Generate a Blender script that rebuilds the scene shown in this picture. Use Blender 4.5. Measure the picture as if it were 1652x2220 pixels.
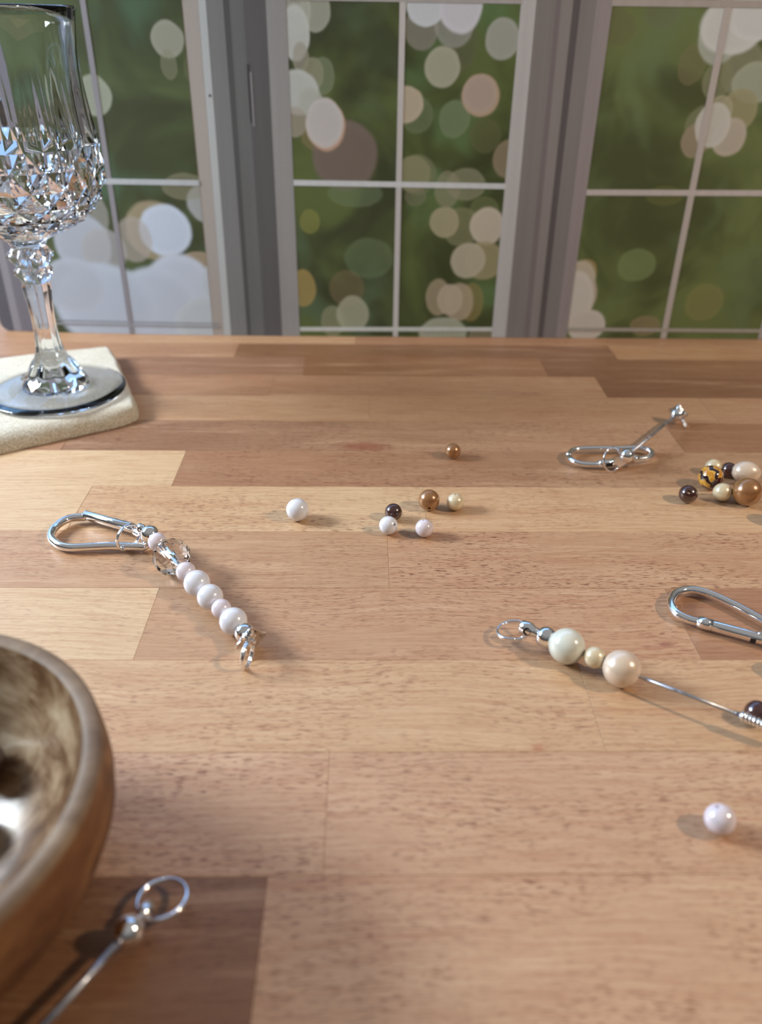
import bpy, bmesh, math, random
from math import sin, cos, pi, radians, sqrt, hypot, atan2
from mathutils import Vector, Matrix, noise

sc = bpy.context.scene
for o in list(bpy.data.objects):
    bpy.data.objects.remove(o)
C = sc.collection
random.seed(7)

# ------------------------------------------------------------------ camera
# metres; table top is z = 0, the staves run along x, the backdrop stands at y = 0.53
F, CX, CY, HC = 1773.6, 826.0, 1110.0, 0.18
PITCH, ROLL, YAW = radians(30.957), radians(0.823), radians(-1.254)
Zr = Matrix.Rotation(YAW, 3, 'Z')
fwd = Vector((0, cos(PITCH), -sin(PITCH))); rt = Vector((1, 0, 0)); up = rt.cross(fwd)
rt2 = cos(ROLL) * rt + sin(ROLL) * up; up2 = -sin(ROLL) * rt + cos(ROLL) * up
FW, RT, UP = Zr @ fwd, Zr @ rt2, Zr @ up2
CAM = Vector((0, 0, HC))
cd = bpy.data.cameras.new('camera'); cam = bpy.data.objects.new('camera', cd); C.objects.link(cam)
cd.sensor_fit = 'VERTICAL'; cd.sensor_height = 24.0; cd.lens = 24.0 * F / 2220.0
cd.clip_start = 0.01; cd.clip_end = 50
cam.matrix_world = Matrix.Translation(CAM) @ Matrix((RT, UP, -FW)).transposed().to_4x4()
cd.dof.use_dof = True; cd.dof.focus_distance = 0.315; cd.dof.aperture_fstop = 5.6
sc.camera = cam

# ------------------------------------------------------------------ light
W = bpy.data.worlds.new('room'); sc.world = W; W.use_nodes = True
nt = W.node_tree; nt.nodes.clear()
wo = nt.nodes.new('ShaderNodeOutputWorld'); wb = nt.nodes.new('ShaderNodeBackground')
tc = nt.nodes.new('ShaderNodeTexCoord'); sp = nt.nodes.new('ShaderNodeSeparateXYZ')
mr = nt.nodes.new('ShaderNodeMapRange'); cr = nt.nodes.new('ShaderNodeValToRGB')
mr.inputs['From Min'].default_value = -1; mr.inputs['From Max'].default_value = 1
nt.links.new(tc.outputs['Generated'], sp.inputs[0]); nt.links.new(sp.outputs['Z'], mr.inputs['Value'])
nt.links.new(mr.outputs[0], cr.inputs[0]); nt.links.new(cr.outputs[0], wb.inputs[0]); nt.links.new(wb.outputs[0], wo.inputs[0])
e = cr.color_ramp.elements
e[0].position = 0.35; e[0].color = (0.10, 0.085, 0.075, 1)
e[1].position = 0.9; e[1].color = (0.80, 0.79, 0.78, 1)
k = e.new(0.60); k.color = (0.17, 0.165, 0.16, 1)
wb.inputs[1].default_value = 0.38

def area(name, loc, target, sx, sy, power, col, shape='RECTANGLE'):
    l = bpy.data.lights.new(name, 'AREA'); l.shape = shape; l.size = sx; l.size_y = sy
    l.energy = power; l.color = col
    o = bpy.data.objects.new(name, l); C.objects.link(o); o.location = loc
    o.rotation_euler = (Vector(target) - Vector(loc)).to_track_quat('-Z', 'Y').to_euler()
    return o
area('window_daylight', (-0.66, 0.38, 0.35), (0, 0.26, 0), 0.24, 0.16, 9.0, (0.86, 0.94, 1.0))
area('window_blue_sky', (-0.30, 1.35, 1.05), (0, 0.25, 0), 2.2, 0.8, 8.0, (0.20, 0.48, 1.0))
area('window_side_sky', (-1.10, 0.70, 1.00), (0, 0.25, 0), 0.8, 0.40, 4.0, (0.30, 0.60, 1.0))
area('window_low_sky', (-0.95, 1.05, 0.42), (-0.1, 0.4, 0.3), 1.1, 0.8, 3.4, (0.33, 0.58, 1.0))
area('warm_room_lamp', (0.72, 0.03, 0.60), (0.05, 0.25, 0), 0.05, 0.05, 5.0, (1.0, 0.80, 0.60), 'DISK')

sc.view_settings.view_transform = 'Standard'; sc.view_settings.look = 'None'
sc.view_settings.gamma = 1.0; sc.view_settings.use_curve_mapping = False
sc.view_settings.exposure = 0.0
sc.cycles.use_denoising = True
sc.cycles.max_bounces = 14; sc.cycles.transmission_bounces = 14; sc.cycles.transparent_max_bounces = 12
sc.cycles.sample_clamp_indirect = 30.0; sc.cycles.blur_glossy = 0.4

# ------------------------------------------------------------------ helpers
def un(px, py, z=0.0):
    """pixel of the 1652x2220 photograph -> point at height z"""
    d = RT * ((px - CX) / F) - UP * ((py - CY) / F) + FW
    t = (z - HC) / d.z
    return CAM + d * t
def depth(p): return (Vector(p) - CAM).dot(FW)
def board_y(x): return 0.5265 + 0.175 * max(0.0, -x - 0.05) ** 2
def on_board(px, py):
    d = RT * ((px - CX) / F) - UP * ((py - CY) / F) + FW
    y = 0.5265
    for i in range(10):
        t = y / d.y; x = d.x * t; y = board_y(x)
    return x, HC + d.z * t
def resting(px, py, dpx):
    """centre and radius of a ball seen at a pixel that rests on the table"""
    r = 0.004
    for i in range(25):
        p = un(px, py, r); r = dpx / 2 * depth(p) / F
    return p, r
def lin(c):
    return tuple(((v / 255) / 12.92 if v / 255 <= 0.04045 else ((v / 255 + 0.055) / 1.055) ** 2.4) for v in c)

def thing(name, label, cat, loc=(0, 0, 0), group=None):
    o = bpy.data.objects.new(name, None); C.objects.link(o); o.location = loc
    o.empty_display_size = 0.01
    o['label'] = label; o['category'] = cat
    if group: o['group'] = group
    return o
def tag(o, label, cat, group=None):
    o['label'] = label; o['category'] = cat
    if group: o['group'] = group
    return o
def root_loc(o):
    v = Vector((0, 0, 0))
    while o: v += o.location; o = o.parent
    return v
def obj(name, bm, mat, parent=None, smooth=True, loc=None, label=None, merge=False, normals=True):
    """links one mesh; geometry is given in world coordinates"""
    if merge: bmesh.ops.remove_doubles(bm, verts=bm.verts, dist=1e-6)
    if normals: bmesh.ops.recalc_face_normals(bm, faces=bm.faces)
    base = root_loc(parent) if parent else Vector((0, 0, 0))
    org = Vector(loc) if loc is not None else base
    for v in bm.verts: v.co -= org
    me = bpy.data.meshes.new(name); bm.to_mesh(me); bm.free()
    for p in me.polygons: p.use_smooth = smooth
    me.materials.append(mat)
    o = bpy.data.objects.new(name, me); C.objects.link(o)
    o.location = org - base
    if parent: o.parent = parent
    if label: o['label'] = label
    return o

def frame(axis):
    a = Vector(axis).normalized()
    t = Vector((0, 0, 1)) if abs(a.z) < 0.9 else Vector((1, 0, 0))
    u = t.cross(a).normalized(); v = a.cross(u)
    return u, v, a
def lathe(bm, prof, org=(0, 0, 0), axis=(0, 0, 1), n=48, mod=None, cap=False):
    """prof = [(r, h)], mod(i, th, r, h) -> r"""
    u, v, a = frame(axis); org = Vector(org); rings = []
    for i, (r, h) in enumerate(prof):
        if r < 1e-7:
            rings.append([bm.verts.new(org + a * h)]); continue
        ring = []
        for j in range(n):
            th = 2 * pi * j / n
            rr = mod(i, th, r, h) if mod else r
            ring.append(bm.verts.new(org + a * h + (u * cos(th) + v * sin(th)) * rr))
        rings.append(ring)
    for A, B in zip(rings, rings[1:]):
        if len(A) == 1 and len(B) == 1: continue
        for j in range(n):
            k = (j + 1) % n
            if len(A) == 1: bm.faces.new((A[0], B[k], B[j]))
            elif len(B) == 1: bm.faces.new((A[j], A[k], B[0]))
            else: bm.faces.new((A[j], A[k], B[k], B[j]))
    if cap:
        for R_ in (rings[0], rings[-1]):
            if len(R_) > 1: bm.faces.new(R_)
    return rings
def spline(pts, n=10, closed=False):
    P = [Vector(p) for p in pts]; out = []; N = len(P)
    rng = range(N if closed else N - 1)
    for i in rng:
        p0 = P[(i - 1) % N] if closed else P[max(i - 1, 0)]
        p1 = P[i]; p2 = P[(i + 1) % N]
        p3 = P[(i + 2) % N] if closed else P[min(i + 2, N - 1)]
        for k in range(n):
            t = k / n
            out.append(0.5 * ((2 * p1) + (-p0 + p2) * t + (2 * p0 - 5 * p1 + 4 * p2 - p3) * t * t + (-p0 + 3 * p1 - 3 * p2 + p3) * t ** 3))
    if not closed: out.append(P[-1])
    return out
def tube(bm, pts, r, closed=False, seg=16, cap=True):
    P = [Vector(p) for p in pts]; N = len(P)
    rad = r if isinstance(r, (list, tuple)) else [r] * N
    tans = []
    for i in range(N):
        a = P[(i - 1) % N] if (closed or i > 0) else P[0]
        b = P[(i + 1) % N] if (closed or i < N - 1) else P[-1]
        tans.append((b - a).normalized())
    u = frame(tans[0])[0]; rings = []; us = []
    for i in range(N):
        u = (u - tans[i] * u.dot(tans[i])).normalized(); us.append(u)
        v = tans[i].cross(u)
        rings.append([bm.verts.new(P[i] + (u * cos(2 * pi * j / seg) + v * sin(2 * pi * j / seg)) * rad[i]) for j in range(seg)])
    off = 0
    if closed:
        uu = (u - tans[0] * u.dot(tans[0])).normalized(); v0 = tans[0].cross(us[0])
        off = round(atan2(uu.dot(v0), uu.dot(us[0])) / (2 * pi / seg))
    M = N if closed else N - 1
    for i in range(M):
        A = rings[i]; B = rings[(i + 1) % N]; o_ = -off if i == N - 1 else 0
        for j in range(seg):
            bm.faces.new((A[j], A[(j + 1) % seg], B[(j + 1 - o_) % seg], B[(j - o_) % seg]))
    if not closed and cap:
        bm.faces.new(rings[0]); bm.faces.new(rings[-1])
def box(bm, x0, x1, y0, y1, z0, z1):
    v = [bm.verts.new((x, y, z)) for z in (z0, z1) for y in (y0, y1) for x in (x0, x1)]
    for f in ((0, 2, 3, 1), (4, 5, 7, 6), (0, 1, 5, 4), (2, 6, 7, 3), (0, 4, 6, 2), (1, 3, 7, 5)):
        bm.faces.new([v[i] for i in f])
    return v

# ------------------------------------------------------------------ materials
class NT:
    def __init__(s, name):
        s.m = bpy.data.materials.new(name); s.m.use_nodes = True; s.t = s.m.node_tree
        s.b = s.t.nodes['Principled BSDF']
    def n(s, typ, **kw):
        x = s.t.nodes.new(typ)
        for k_, v_ in kw.items():
            if k_.startswith('_'): setattr(x, k_[1:], v_)
            else:
                key = int(k_[1:]) if k_[0] == 'i' and k_[1:].isdigit() else k_.replace('__', ' ')
                s.set(x.inputs[key], v_)
        return x
    def set(s, sock, v):
        if isinstance(v, bpy.types.NodeSocket): s.t.links.new(v, sock)
        elif isinstance(v, (tuple, list)) and len(v) == 3 and sock.type == 'RGBA': sock.default_value = (*v, 1)
        else: sock.default_value = v
    def mix(s, fac, a, b, mode='MIX'):
        x = s.t.nodes.new('ShaderNodeMix'); x.data_type = 'RGBA'; x.blend_type = mode
        s.set(x.inputs[0], fac); s.set(x.inputs[6], a); s.set(x.inputs[7], b); return x.outputs[2]
    def math(s, op, a, b=0.0, c=None, clamp=False):
        x = s.t.nodes.new('ShaderNodeMath'); x.operation = op; x.use_clamp = clamp
        s.set(x.inputs[0], a); s.set(x.inputs[1], b)
        if c is not None: s.set(x.inputs[2], c)
        return x.outputs[0]
    def vm(s, op, a, b=None, c=None):
        x = s.t.nodes.new('ShaderNodeVectorMath'); x.operation = op
        s.set(x.inputs[0], a)
        if b is not None: s.set(x.inputs[1], b)
        if c is not None: s.set(x.inputs[2], c)
        return x
    def smooth(s, v, lo, hi, a=0.0, b=1.0, kind='SMOOTHSTEP'):
        x = s.t.nodes.new('ShaderNodeMapRange'); x.interpolation_type = kind
        for i, q in enumerate((v, lo, hi, a, b)): s.set(x.inputs[i], q)
        return x.outputs[0]
    def noise(s, vec, scale, detail=3, rough=0.5, dist=0.0):
        x = s.t.nodes.new('ShaderNodeTexNoise'); s.set(x.inputs['Vector'], vec)
        x.inputs['Scale'].default_value = scale; x.inputs['Detail'].default_value = detail
        x.inputs['Roughness'].default_value = rough; x.inputs['Distortion'].default_value = dist
        return x
    def out(s, **kw):
        for k_, v_ in kw.items(): s.set(s.b.inputs[k_.replace('__', ' ')], v_)
        return s.m

def simple(name, col, rough=0.5, metal=0.0, **kw):
    a = NT(name); return a.out(Base__Color=lin(col), Roughness=rough, Metallic=metal, **kw)

def mat_wood():
    a = NT('beech_stave')
    tcn = a.n('ShaderNodeTexCoord'); oi = a.n('ShaderNodeObjectInfo')
    def att(nm):
        x = a.n('ShaderNodeAttribute'); x.attribute_type = 'OBJECT'; x.attribute_name = nm; return x
    ta, tb, fl = att('tone_start'), att('tone_end'), att('fleck')
    gen = a.n('ShaderNodeSeparateXYZ', Vector=tcn.outputs['Generated'])
    off = a.vm('SCALE', (37.0, 91.0, 0.0)); a.set(off.inputs['Scale'], oi.outputs['Random'])
    pos = a.vm('ADD', tcn.outputs['Object'], off.outputs[0]).outputs[0]
    # slow wander of the grain direction
    wv = a.noise(pos, 14, 2).outputs['Fac']
    bend = a.n('ShaderNodeCombineXYZ', Y=a.math('MULTIPLY', a.math('SUBTRACT', wv, 0.5), 0.010))
    pos = a.vm('ADD', pos, bend.outputs[0]).outputs[0]
    def st(sx, sy, d=3, r=0.55, dist=0.0):
        return a.noise(a.vm('MULTIPLY', pos, (sx, sy, 1.0)).outputs[0], 1.0, d, r, dist).outputs['Fac']
    fx = a.math('ADD', gen.outputs['X'], a.math('MULTIPLY', a.math('SUBTRACT', st(22, 60), 0.5), 0.5))
    col = a.mix(a.smooth(fx, 0.05, 0.95), ta.outputs['Color'], tb.outputs['Color'])
    # broad growth bands and streaks along the grain
    band = st(9, 130, 4, 0.6)
    col = a.mix(a.smooth(band, 0.52, 0.78, 0, 0.42), col, a.mix(1.0, col, lin((222, 184, 165)), 'MULTIPLY'))
    col = a.mix(a.smooth(band, 0.48, 0.25, 0, 0.35), col, lin((214, 184, 150)))
    fine = st(45, 900, 3, 0.6)
    col = a.mix(a.smooth(fine, 0.35, 0.7, 0.0, 0.34), col, a.mix(1.0, col, lin((196, 142, 114)), 'MULTIPLY'))
    # three small knots and a reddish streak, each at its own place in the wood
    gp = a.n('ShaderNodeNewGeometry').outputs['Position']
    for (kx, ky, rx, ry, al, kc) in KNOTS:
        d = a.vm('MULTIPLY', a.vm('SUBTRACT', gp, (kx, ky, 0)).outputs[0], (1 / rx, 1 / ry, 0))
        L = a.math('ADD', a.vm('LENGTH', d.outputs[0]).outputs['Value'], a.math('MULTIPLY', a.math('SUBTRACT', st(200, 900), 0.5), 1.6))
        col = a.mix(a.smooth(L, 1.1, 0.4, 0, al), col, lin(kc))
    # short dark ray flecks, the mark of beech
    f1 = st(290, 2300, 1, 0.4); f2 = st(170, 1400, 1, 0.4)
    fk = a.math('MAXIMUM', a.smooth(f1, 0.60, 0.67), a.math('MULTIPLY', a.smooth(f2, 0.62, 0.68), 0.9))
    fk = a.math('MULTIPLY', fk, fl.outputs['Fac'])
    dens = a.smooth(st(18, 45, 1), 0.3, 0.6, 0.25, 1.0)
    fk = a.math('MULTIPLY', fk, dens)
    col = a.mix(a.math('MULTIPLY', fk, 0.8), col, a.mix(1.0, col, lin((150, 104, 90)), 'MULTIPLY'))
    hgt = a.math('SUBTRACT', a.math('MULTIPLY', fine, 0.5), fk)
    bp = a.n('ShaderNodeBump', Height=hgt, Strength=0.10, Distance=0.0004)
    ro = a.smooth(fine, 0.2, 0.8, 0.40, 0.52)
    return a.out(Base__Color=col, Roughness=ro, Normal=bp.outputs[0], Specular__IOR__Level=0.45)

def mat_pearl(name, col, rough=0.24, tint=(225, 215, 240), metal=0.0, irid=0.25, sss=0.0):
    a = NT(name)
    lw = a.n('ShaderNodeLayerWeight', Blend=0.35)
    tcn = a.n('ShaderNodeTexCoord')
    nz = a.noise(a.vm('MULTIPLY', tcn.outputs['Object'], (300, 300, 900)).outputs[0], 1.0, 2).outputs['Fac']
    c0 = a.mix(a.smooth(nz, 0.35, 0.7, 0, 0.12), lin(col), lin(tint))
    c1 = a.mix(a.math('MULTIPLY', lw.outputs['Facing'], irid), c0, lin(tint))
    return a.out(Base__Color=c1, Roughness=rough, Metallic=metal, Specular__IOR__Level=0.9, Coat__Weight=1.0,
                 Coat__Roughness=0.06, Subsurface__Weight=sss, Subsurface__Radius=(0.004, 0.003, 0.003), Subsurface__Scale=0.6)

def mat_chrome(name='polished_silver_metal', base=(0.93, 0.93, 0.94), rough=0.07):
    a = NT(name); tcn = a.n('ShaderNodeTexCoord')
    nz = a.noise(tcn.outputs['Object'], 500, 3).outputs['Fac']
    bp = a.n('ShaderNodeBump', Height=nz, Strength=0.05, Distance=0.0002)
    return a.out(Base__Color=base, Metallic=1.0, Roughness=a.smooth(nz, 0.3, 0.8, rough * 0.7, rough * 1.8), Normal=bp.outputs[0])

def mat_bowl(name, pal, scale=1.0, rough=0.22, zs=1.0, coat=0.3):
    a = NT(name); tcn = a.n('ShaderNodeTexCoord')
    p = a.vm('MULTIPLY', tcn.outputs['Object'], (26 * scale, 42 * scale, 60 * scale * zs)).outputs[0]
    n1 = a.noise(p, 1.0, 5, 0.6, 1.2).outputs['Fac']; n2 = a.noise(p, 3.3, 4, 0.6, 2.0).outputs['Fac']
    rmp = a.n('ShaderNodeValToRGB', Fac=a.math('ADD', a.math('MULTIPLY', n1, 0.75), a.math('MULTIPLY', n2, 0.25)))
    es = rmp.color_ramp.elements
    es[0].position = 0.36; es[0].color = (*lin(pal[0]), 1); es[1].position = 0.66; es[1].color = (*lin(pal[-1]), 1)
    for i, c in enumerate(pal[1:-1]):
        q = es.new(0.36 + 0.30 * (i + 1) / (len(pal) - 1)); q.color = (*lin(c), 1)
    bp = a.n('ShaderNodeBump', Height=n2, Strength=0.12, Distance=0.001)
    return a.out(Base__Color=rmp.outputs[0], Roughness=rough, Normal=bp.outputs[0], Coat__Weight=coat, Coat__Roughness=0.2, Specular__IOR__Level=0.2 + coat)

def mat_cloth():
    a = NT('cream_twill_cotton'); tcn = a.n('ShaderNodeTexCoord')
    p = tcn.outputs['Object']
    rot = a.n('ShaderNodeMapping', Vector=p); rot.inputs['Rotation'].default_value = (0, 0, radians(-30)); rot.inputs['Scale'].default_value = (900, 1900, 900)
    w = a.noise(rot.outputs[0], 1.0, 2, 0.6).outputs['Fac']; big = a.noise(p, 90, 3).outputs['Fac']
    col = a.mix(a.smooth(w, 0.35, 0.65), lin((172, 162, 142)), lin((206, 200, 186)))
    col = a.mix(a.smooth(big, 0.4, 0.7, 0, 0.25), col, lin((186, 174, 150)))
    sx = a.n('ShaderNodeSeparateXYZ', Vector=a.vm('SUBTRACT', p, (STAIN[0], STAIN[1], 0)).outputs[0])
    dist = a.vm('LENGTH', a.n('ShaderNodeCombineXYZ', X=sx.outputs['X'], Y=sx.outputs['Y']).outputs[0]).outputs['Value']
    dist = a.math('ADD', dist, a.math('MULTIPLY', big, 0.008))
    col = a.mix(a.smooth(dist, 0.014, 0.007, 0, 0.8), col, lin((214, 190, 60)))
    bp = a.n('ShaderNodeBump', Height=w, Strength=0.6, Distance=0.0005)
    return a.out(Base__Color=col, Roughness=0.95, Normal=bp.outputs[0], Sheen__Weight=0.3)

def mat_glass(name='clear_cut_crystal', ior=1.52, tint=(0.985, 0.992, 1.0), rough=0.0):
    a = NT(name)
    return a.out(Base__Color=tint, Roughness=rough, IOR=ior, Transmission__Weight=1.0)

def mat_painted_bead():
    a = NT('painted_glass_bead'); tcn = a.n('ShaderNodeTexCoord'); p = tcn.outputs['Object']
    s_ = a.n('ShaderNodeSeparateXYZ', Vector=p)
    th = a.math('ARCTAN2', s_.outputs['Y'], s_.outputs['X'])
    tri = a.math('PINGPONG', a.math('ADD', a.math('MULTIPLY', s_.outputs['Z'], 480), 10.0), 1.0)
    v = a.math('ADD', a.math('MULTIPLY', th, 3.0 / pi), a.math('MULTIPLY', tri, 0.28))
    v = a.math('ADD', v, a.math('MULTIPLY', a.noise(p, 260, 2).outputs['Fac'], 0.35))
    fr = a.math('PINGPONG', v, 0.5)
    rmp = a.n('ShaderNodeValToRGB', Fac=a.math('MULTIPLY', fr, 2.0)); rmp.color_ramp.interpolation = 'CONSTANT'
    es = rmp.color_ramp.elements
    es[0].position = 0; es[0].color = (*lin((44, 14, 16)), 1)
    es[1].position = 0.38; es[1].color = (*lin((200, 180, 120)), 1)
    q = es.new(0.47); q.color = (*lin((196, 132, 34)), 1)
    gold = a.noise(p, 420, 2).outputs['Fac']
    col = a.mix(a.math('MULTIPLY', a.smooth(gold, 0.5, 0.6), a.math('GREATER_THAN', a.math('MULTIPLY', fr, 2.0), 0.47)), rmp.outputs[0], lin((222, 176, 70)))
    endz = a.math('ABSOLUTE', s_.outputs['Z'])
    col = a.mix(a.math('GREATER_THAN', endz, 0.0044), col, lin((58, 16, 18)))
    return a.out(Base__Color=col, Roughness=0.12, Coat__Weight=1.0, Coat__Roughness=0.04)

def knot(x0, y0, x1, y1, al, c):
    p = un((x0 + x1) / 2, (y0 + y1) / 2); a_ = un(x0, (y0 + y1) / 2); b_ = un((x0 + x1) / 2, y0)
    return (p.x, p.y, abs(p.x - a_.x), abs(p.y - b_.y), al, c)
KNOTS = [knot(722, 955, 862, 980, .7, (140, 84, 62)), knot(1150, 1610, 1186, 1632, .5, (164, 100, 66)), knot(1425, 1390, 1465, 1404, .65, (130, 70, 60)),
         knot(1380, 1396, 1450, 1412, .3, (150, 92, 74)), knot(340, 920, 520, 975, .35, (128, 88, 64)), knot(884, 1474, 896, 1481, .6, (160, 110, 90)), knot(540, 1519, 545, 1524, .8, (70, 40, 30))]
M = {}
M['wood'] = mat_wood()
M['core'] = simple('stave_glue_core', (96, 62, 44), 0.8)
M['chrome'] = mat_chrome()
M['steel'] = mat_chrome('grey_steel_wire', (0.46, 0.48, 0.54), 0.36)
M['dark'] = simple('dark_slot', (12, 12, 14), 0.6)
M['pearl_white'] = mat_pearl('cool_white_pearl', (216, 217, 223), 0.2, (224, 222, 238), sss=0.05)
M['pearl_pink'] = mat_pearl('blush_white_pearl', (214, 203, 206), 0.18, (214, 206, 232), irid=0.5, sss=0.05)
M['pearl_ivory'] = mat_pearl('ivory_pearl', (212, 212, 196), 0.2, (208, 220, 226), sss=0.05)
M['pearl_champagne'] = mat_pearl('champagne_pearl', (216, 192, 164), 0.28, (226, 218, 226), metal=0.12, irid=0.4)
M['pearl_cream'] = mat_pearl('cream_gold_pearl', (214, 196, 158), 0.28, (232, 226, 212), metal=0.15, irid=0.4)
M['bronze'] = mat_pearl('bronze_pearl', (150, 100, 52), 0.27, (186, 150, 106), metal=0.35, irid=0.3)
M['brown'] = mat_pearl('dark_chocolate_pearl', (58, 24, 18), 0.2, (84, 44, 36), metal=0.1, irid=0.15)
M['glass'] = mat_glass()
M['acrylic'] = mat_glass('clear_faceted_acrylic', 1.49, (0.99, 0.985, 0.99))
M['painted'] = mat_painted_bead()

# ------------------------------------------------------------------ the work surface: glued beech staves
top = thing('butcher_block_worktop', 'laminated beech wood worktop of glued staves under everything', 'worktop', (0, 0.3, 0))
ROW = [0.5530, 0.5118, 0.4869, 0.4567, 0.4259, 0.3926, 0.3575, 0.3222, 0.2844, 0.2453, 0.2056, 0.1660, 0.1264, 0.0868, 0.0472]
XL, XR = -0.46, 0.50
bm = bmesh.new(); box(bm, XL, XR, ROW[-1], 0.70, -0.030, -0.0042)
obj('stave_core', bm, M['core'], top, smooth=False)
def jx(*q):
    a = [un(px, py).x for px, py in q]; return sum(a) / len(a)
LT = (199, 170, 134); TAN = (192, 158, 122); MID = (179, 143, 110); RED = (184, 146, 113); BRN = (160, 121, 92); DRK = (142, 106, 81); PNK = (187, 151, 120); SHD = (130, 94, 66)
J = {
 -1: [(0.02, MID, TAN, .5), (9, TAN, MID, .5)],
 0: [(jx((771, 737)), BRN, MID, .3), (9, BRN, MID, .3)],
 1: [(jx((521, 744), (506, 772)), MID, BRN, .4), (jx((1330, 766)), SHD, DRK, .3), (9, MID, BRN, .3)],  # back rows: wood browns deepened, partly painting in the backdrop's shade
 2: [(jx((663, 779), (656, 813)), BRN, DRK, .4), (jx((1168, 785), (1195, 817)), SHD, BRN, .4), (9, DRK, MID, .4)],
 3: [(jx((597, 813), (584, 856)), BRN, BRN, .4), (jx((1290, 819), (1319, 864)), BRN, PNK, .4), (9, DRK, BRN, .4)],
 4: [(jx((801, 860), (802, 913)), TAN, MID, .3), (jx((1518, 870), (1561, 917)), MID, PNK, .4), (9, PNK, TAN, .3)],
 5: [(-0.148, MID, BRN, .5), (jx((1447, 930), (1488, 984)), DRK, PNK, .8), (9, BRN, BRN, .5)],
 6: [(jx((405, 975), (372, 1053)), LT, LT, .4), (9, BRN, LT, .9)],
 7: [(jx((199, 1054), (170, 1107)), LT, LT, .3), (jx((915, 1056), (924, 1112)), TAN, LT, .9), (9, TAN, LT, .6)],
 8: [(jx((841, 1162), (843, 1274)), TAN, MID, .6), (9, RED, TAN, 1.0)],
 9: [(jx((346, 1276), (288, 1430)), LT, LT, .4), (jx((1446, 1279), (1515, 1425)), MID, RED, .7), (9, BRN, MID, .3)],
 10: [(jx((1255, 1442), (1296, 1574)), TAN, TAN, .7), (9, TAN, LT, .6)],
 11: [(jx((714, 1634), (701, 1898)), PNK, PNK, 1.0), (9, PNK, LT, .8)],
 12: [(jx((577, 1905), (546, 2214)), SHD, SHD, .7), (9, PNK, TAN, .9)],  # left stave: bowl's shadow painted into its brown
 13: [(0.03, MID, TAN, .7), (9, TAN, MID, .7)],
}
def stave(x0, x1, y0, y1):
    bm = bmesh.new(); g = 0.00003; b = 0.0001; t = random.uniform(-0.00003, 0.00002)
    x0 += g; x1 -= g; y0 += g; y1 -= g
    lo = [bm.verts.new(p) for p in ((x0, y0, -0.0045), (x1, y0, -0.0045), (x1, y1, -0.0045), (x0, y1, -0.0045))]
    md = [bm.verts.new((v.co.x, v.co.y, t - b)) for v in lo]
    hi = [bm.verts.new(p) for p in ((x0 + b, y0 + b, t), (x1 - b, y0 + b, t), (x1 - b, y1 - b, t), (x0 + b, y1 - b, t))]
    for A, B in ((lo, md), (md, hi)):
        for i in range(4): bm.faces.new((A[i], A[(i + 1) % 4], B[(i + 1) % 4], B[i]))
    bm.faces.new(hi); bm.faces.new(lo[::-1])
    return bm
def blend(c, k): return [v * k for v in lin(c)]
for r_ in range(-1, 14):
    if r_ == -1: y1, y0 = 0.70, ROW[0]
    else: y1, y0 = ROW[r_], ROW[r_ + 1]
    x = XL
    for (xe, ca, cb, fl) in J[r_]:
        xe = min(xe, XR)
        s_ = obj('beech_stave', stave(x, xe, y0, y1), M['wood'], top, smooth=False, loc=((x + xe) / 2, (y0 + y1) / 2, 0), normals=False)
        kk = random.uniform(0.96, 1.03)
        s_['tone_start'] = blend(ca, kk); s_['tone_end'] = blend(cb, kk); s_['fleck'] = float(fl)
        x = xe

# ------------------------------------------------------------------ printed backdrop standing behind
BK = thing('printed_backdrop', 'upright photo backdrop printed with white sash windows over blurred garden', 'backdrop', (0.02, 0.5265, 0))
XB0, XB1, ZB = -0.2428, 0.40, 0.225
def sheet(poly, front, thick, step=0.02):
    """flat piece of the board: poly in (x, z), its face `front` metres proud of the board"""
    bm = bmesh.new()
    vs = [bm.verts.new((x, 0, z)) for x, z in poly]; bm.faces.new(vs)
    xs = [p[0] for p in poly]; x = min(xs) + step
    if min(xs) < -0.05:
        while x < min(max(xs), -0.03):
            bmesh.ops.bisect_plane(bm, geom=bm.verts[:] + bm.edges[:] + bm.faces[:], plane_co=(x, 0, 0), plane_no=(1, 0, 0)); x += step
    ext = bmesh.ops.extrude_face_region(bm, geom=bm.faces[:])
    new = [g for g in ext['geom'] if isinstance(g, bmesh.types.BMVert)]
    ns = set(new)
    for v in bm.verts:
        v.co.y = board_y(v.co.x) - (front if v in ns else front - thick)
    return bm
rc = 0.0065
poly = [(XB0 + rc - rc * cos(t), rc - rc * sin(t)) for t in [radians(a) for a in (0, 18, 36, 54, 72, 90)]]
poly += [(XB1, 0), (XB1, ZB), (XB0, ZB)]
M['board'] = simple('grey_board_paper', (150, 146, 144), 0.7)
obj('backing_board', sheet(poly, 0, 0.004), M['board'], BK, smooth=False)

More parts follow.
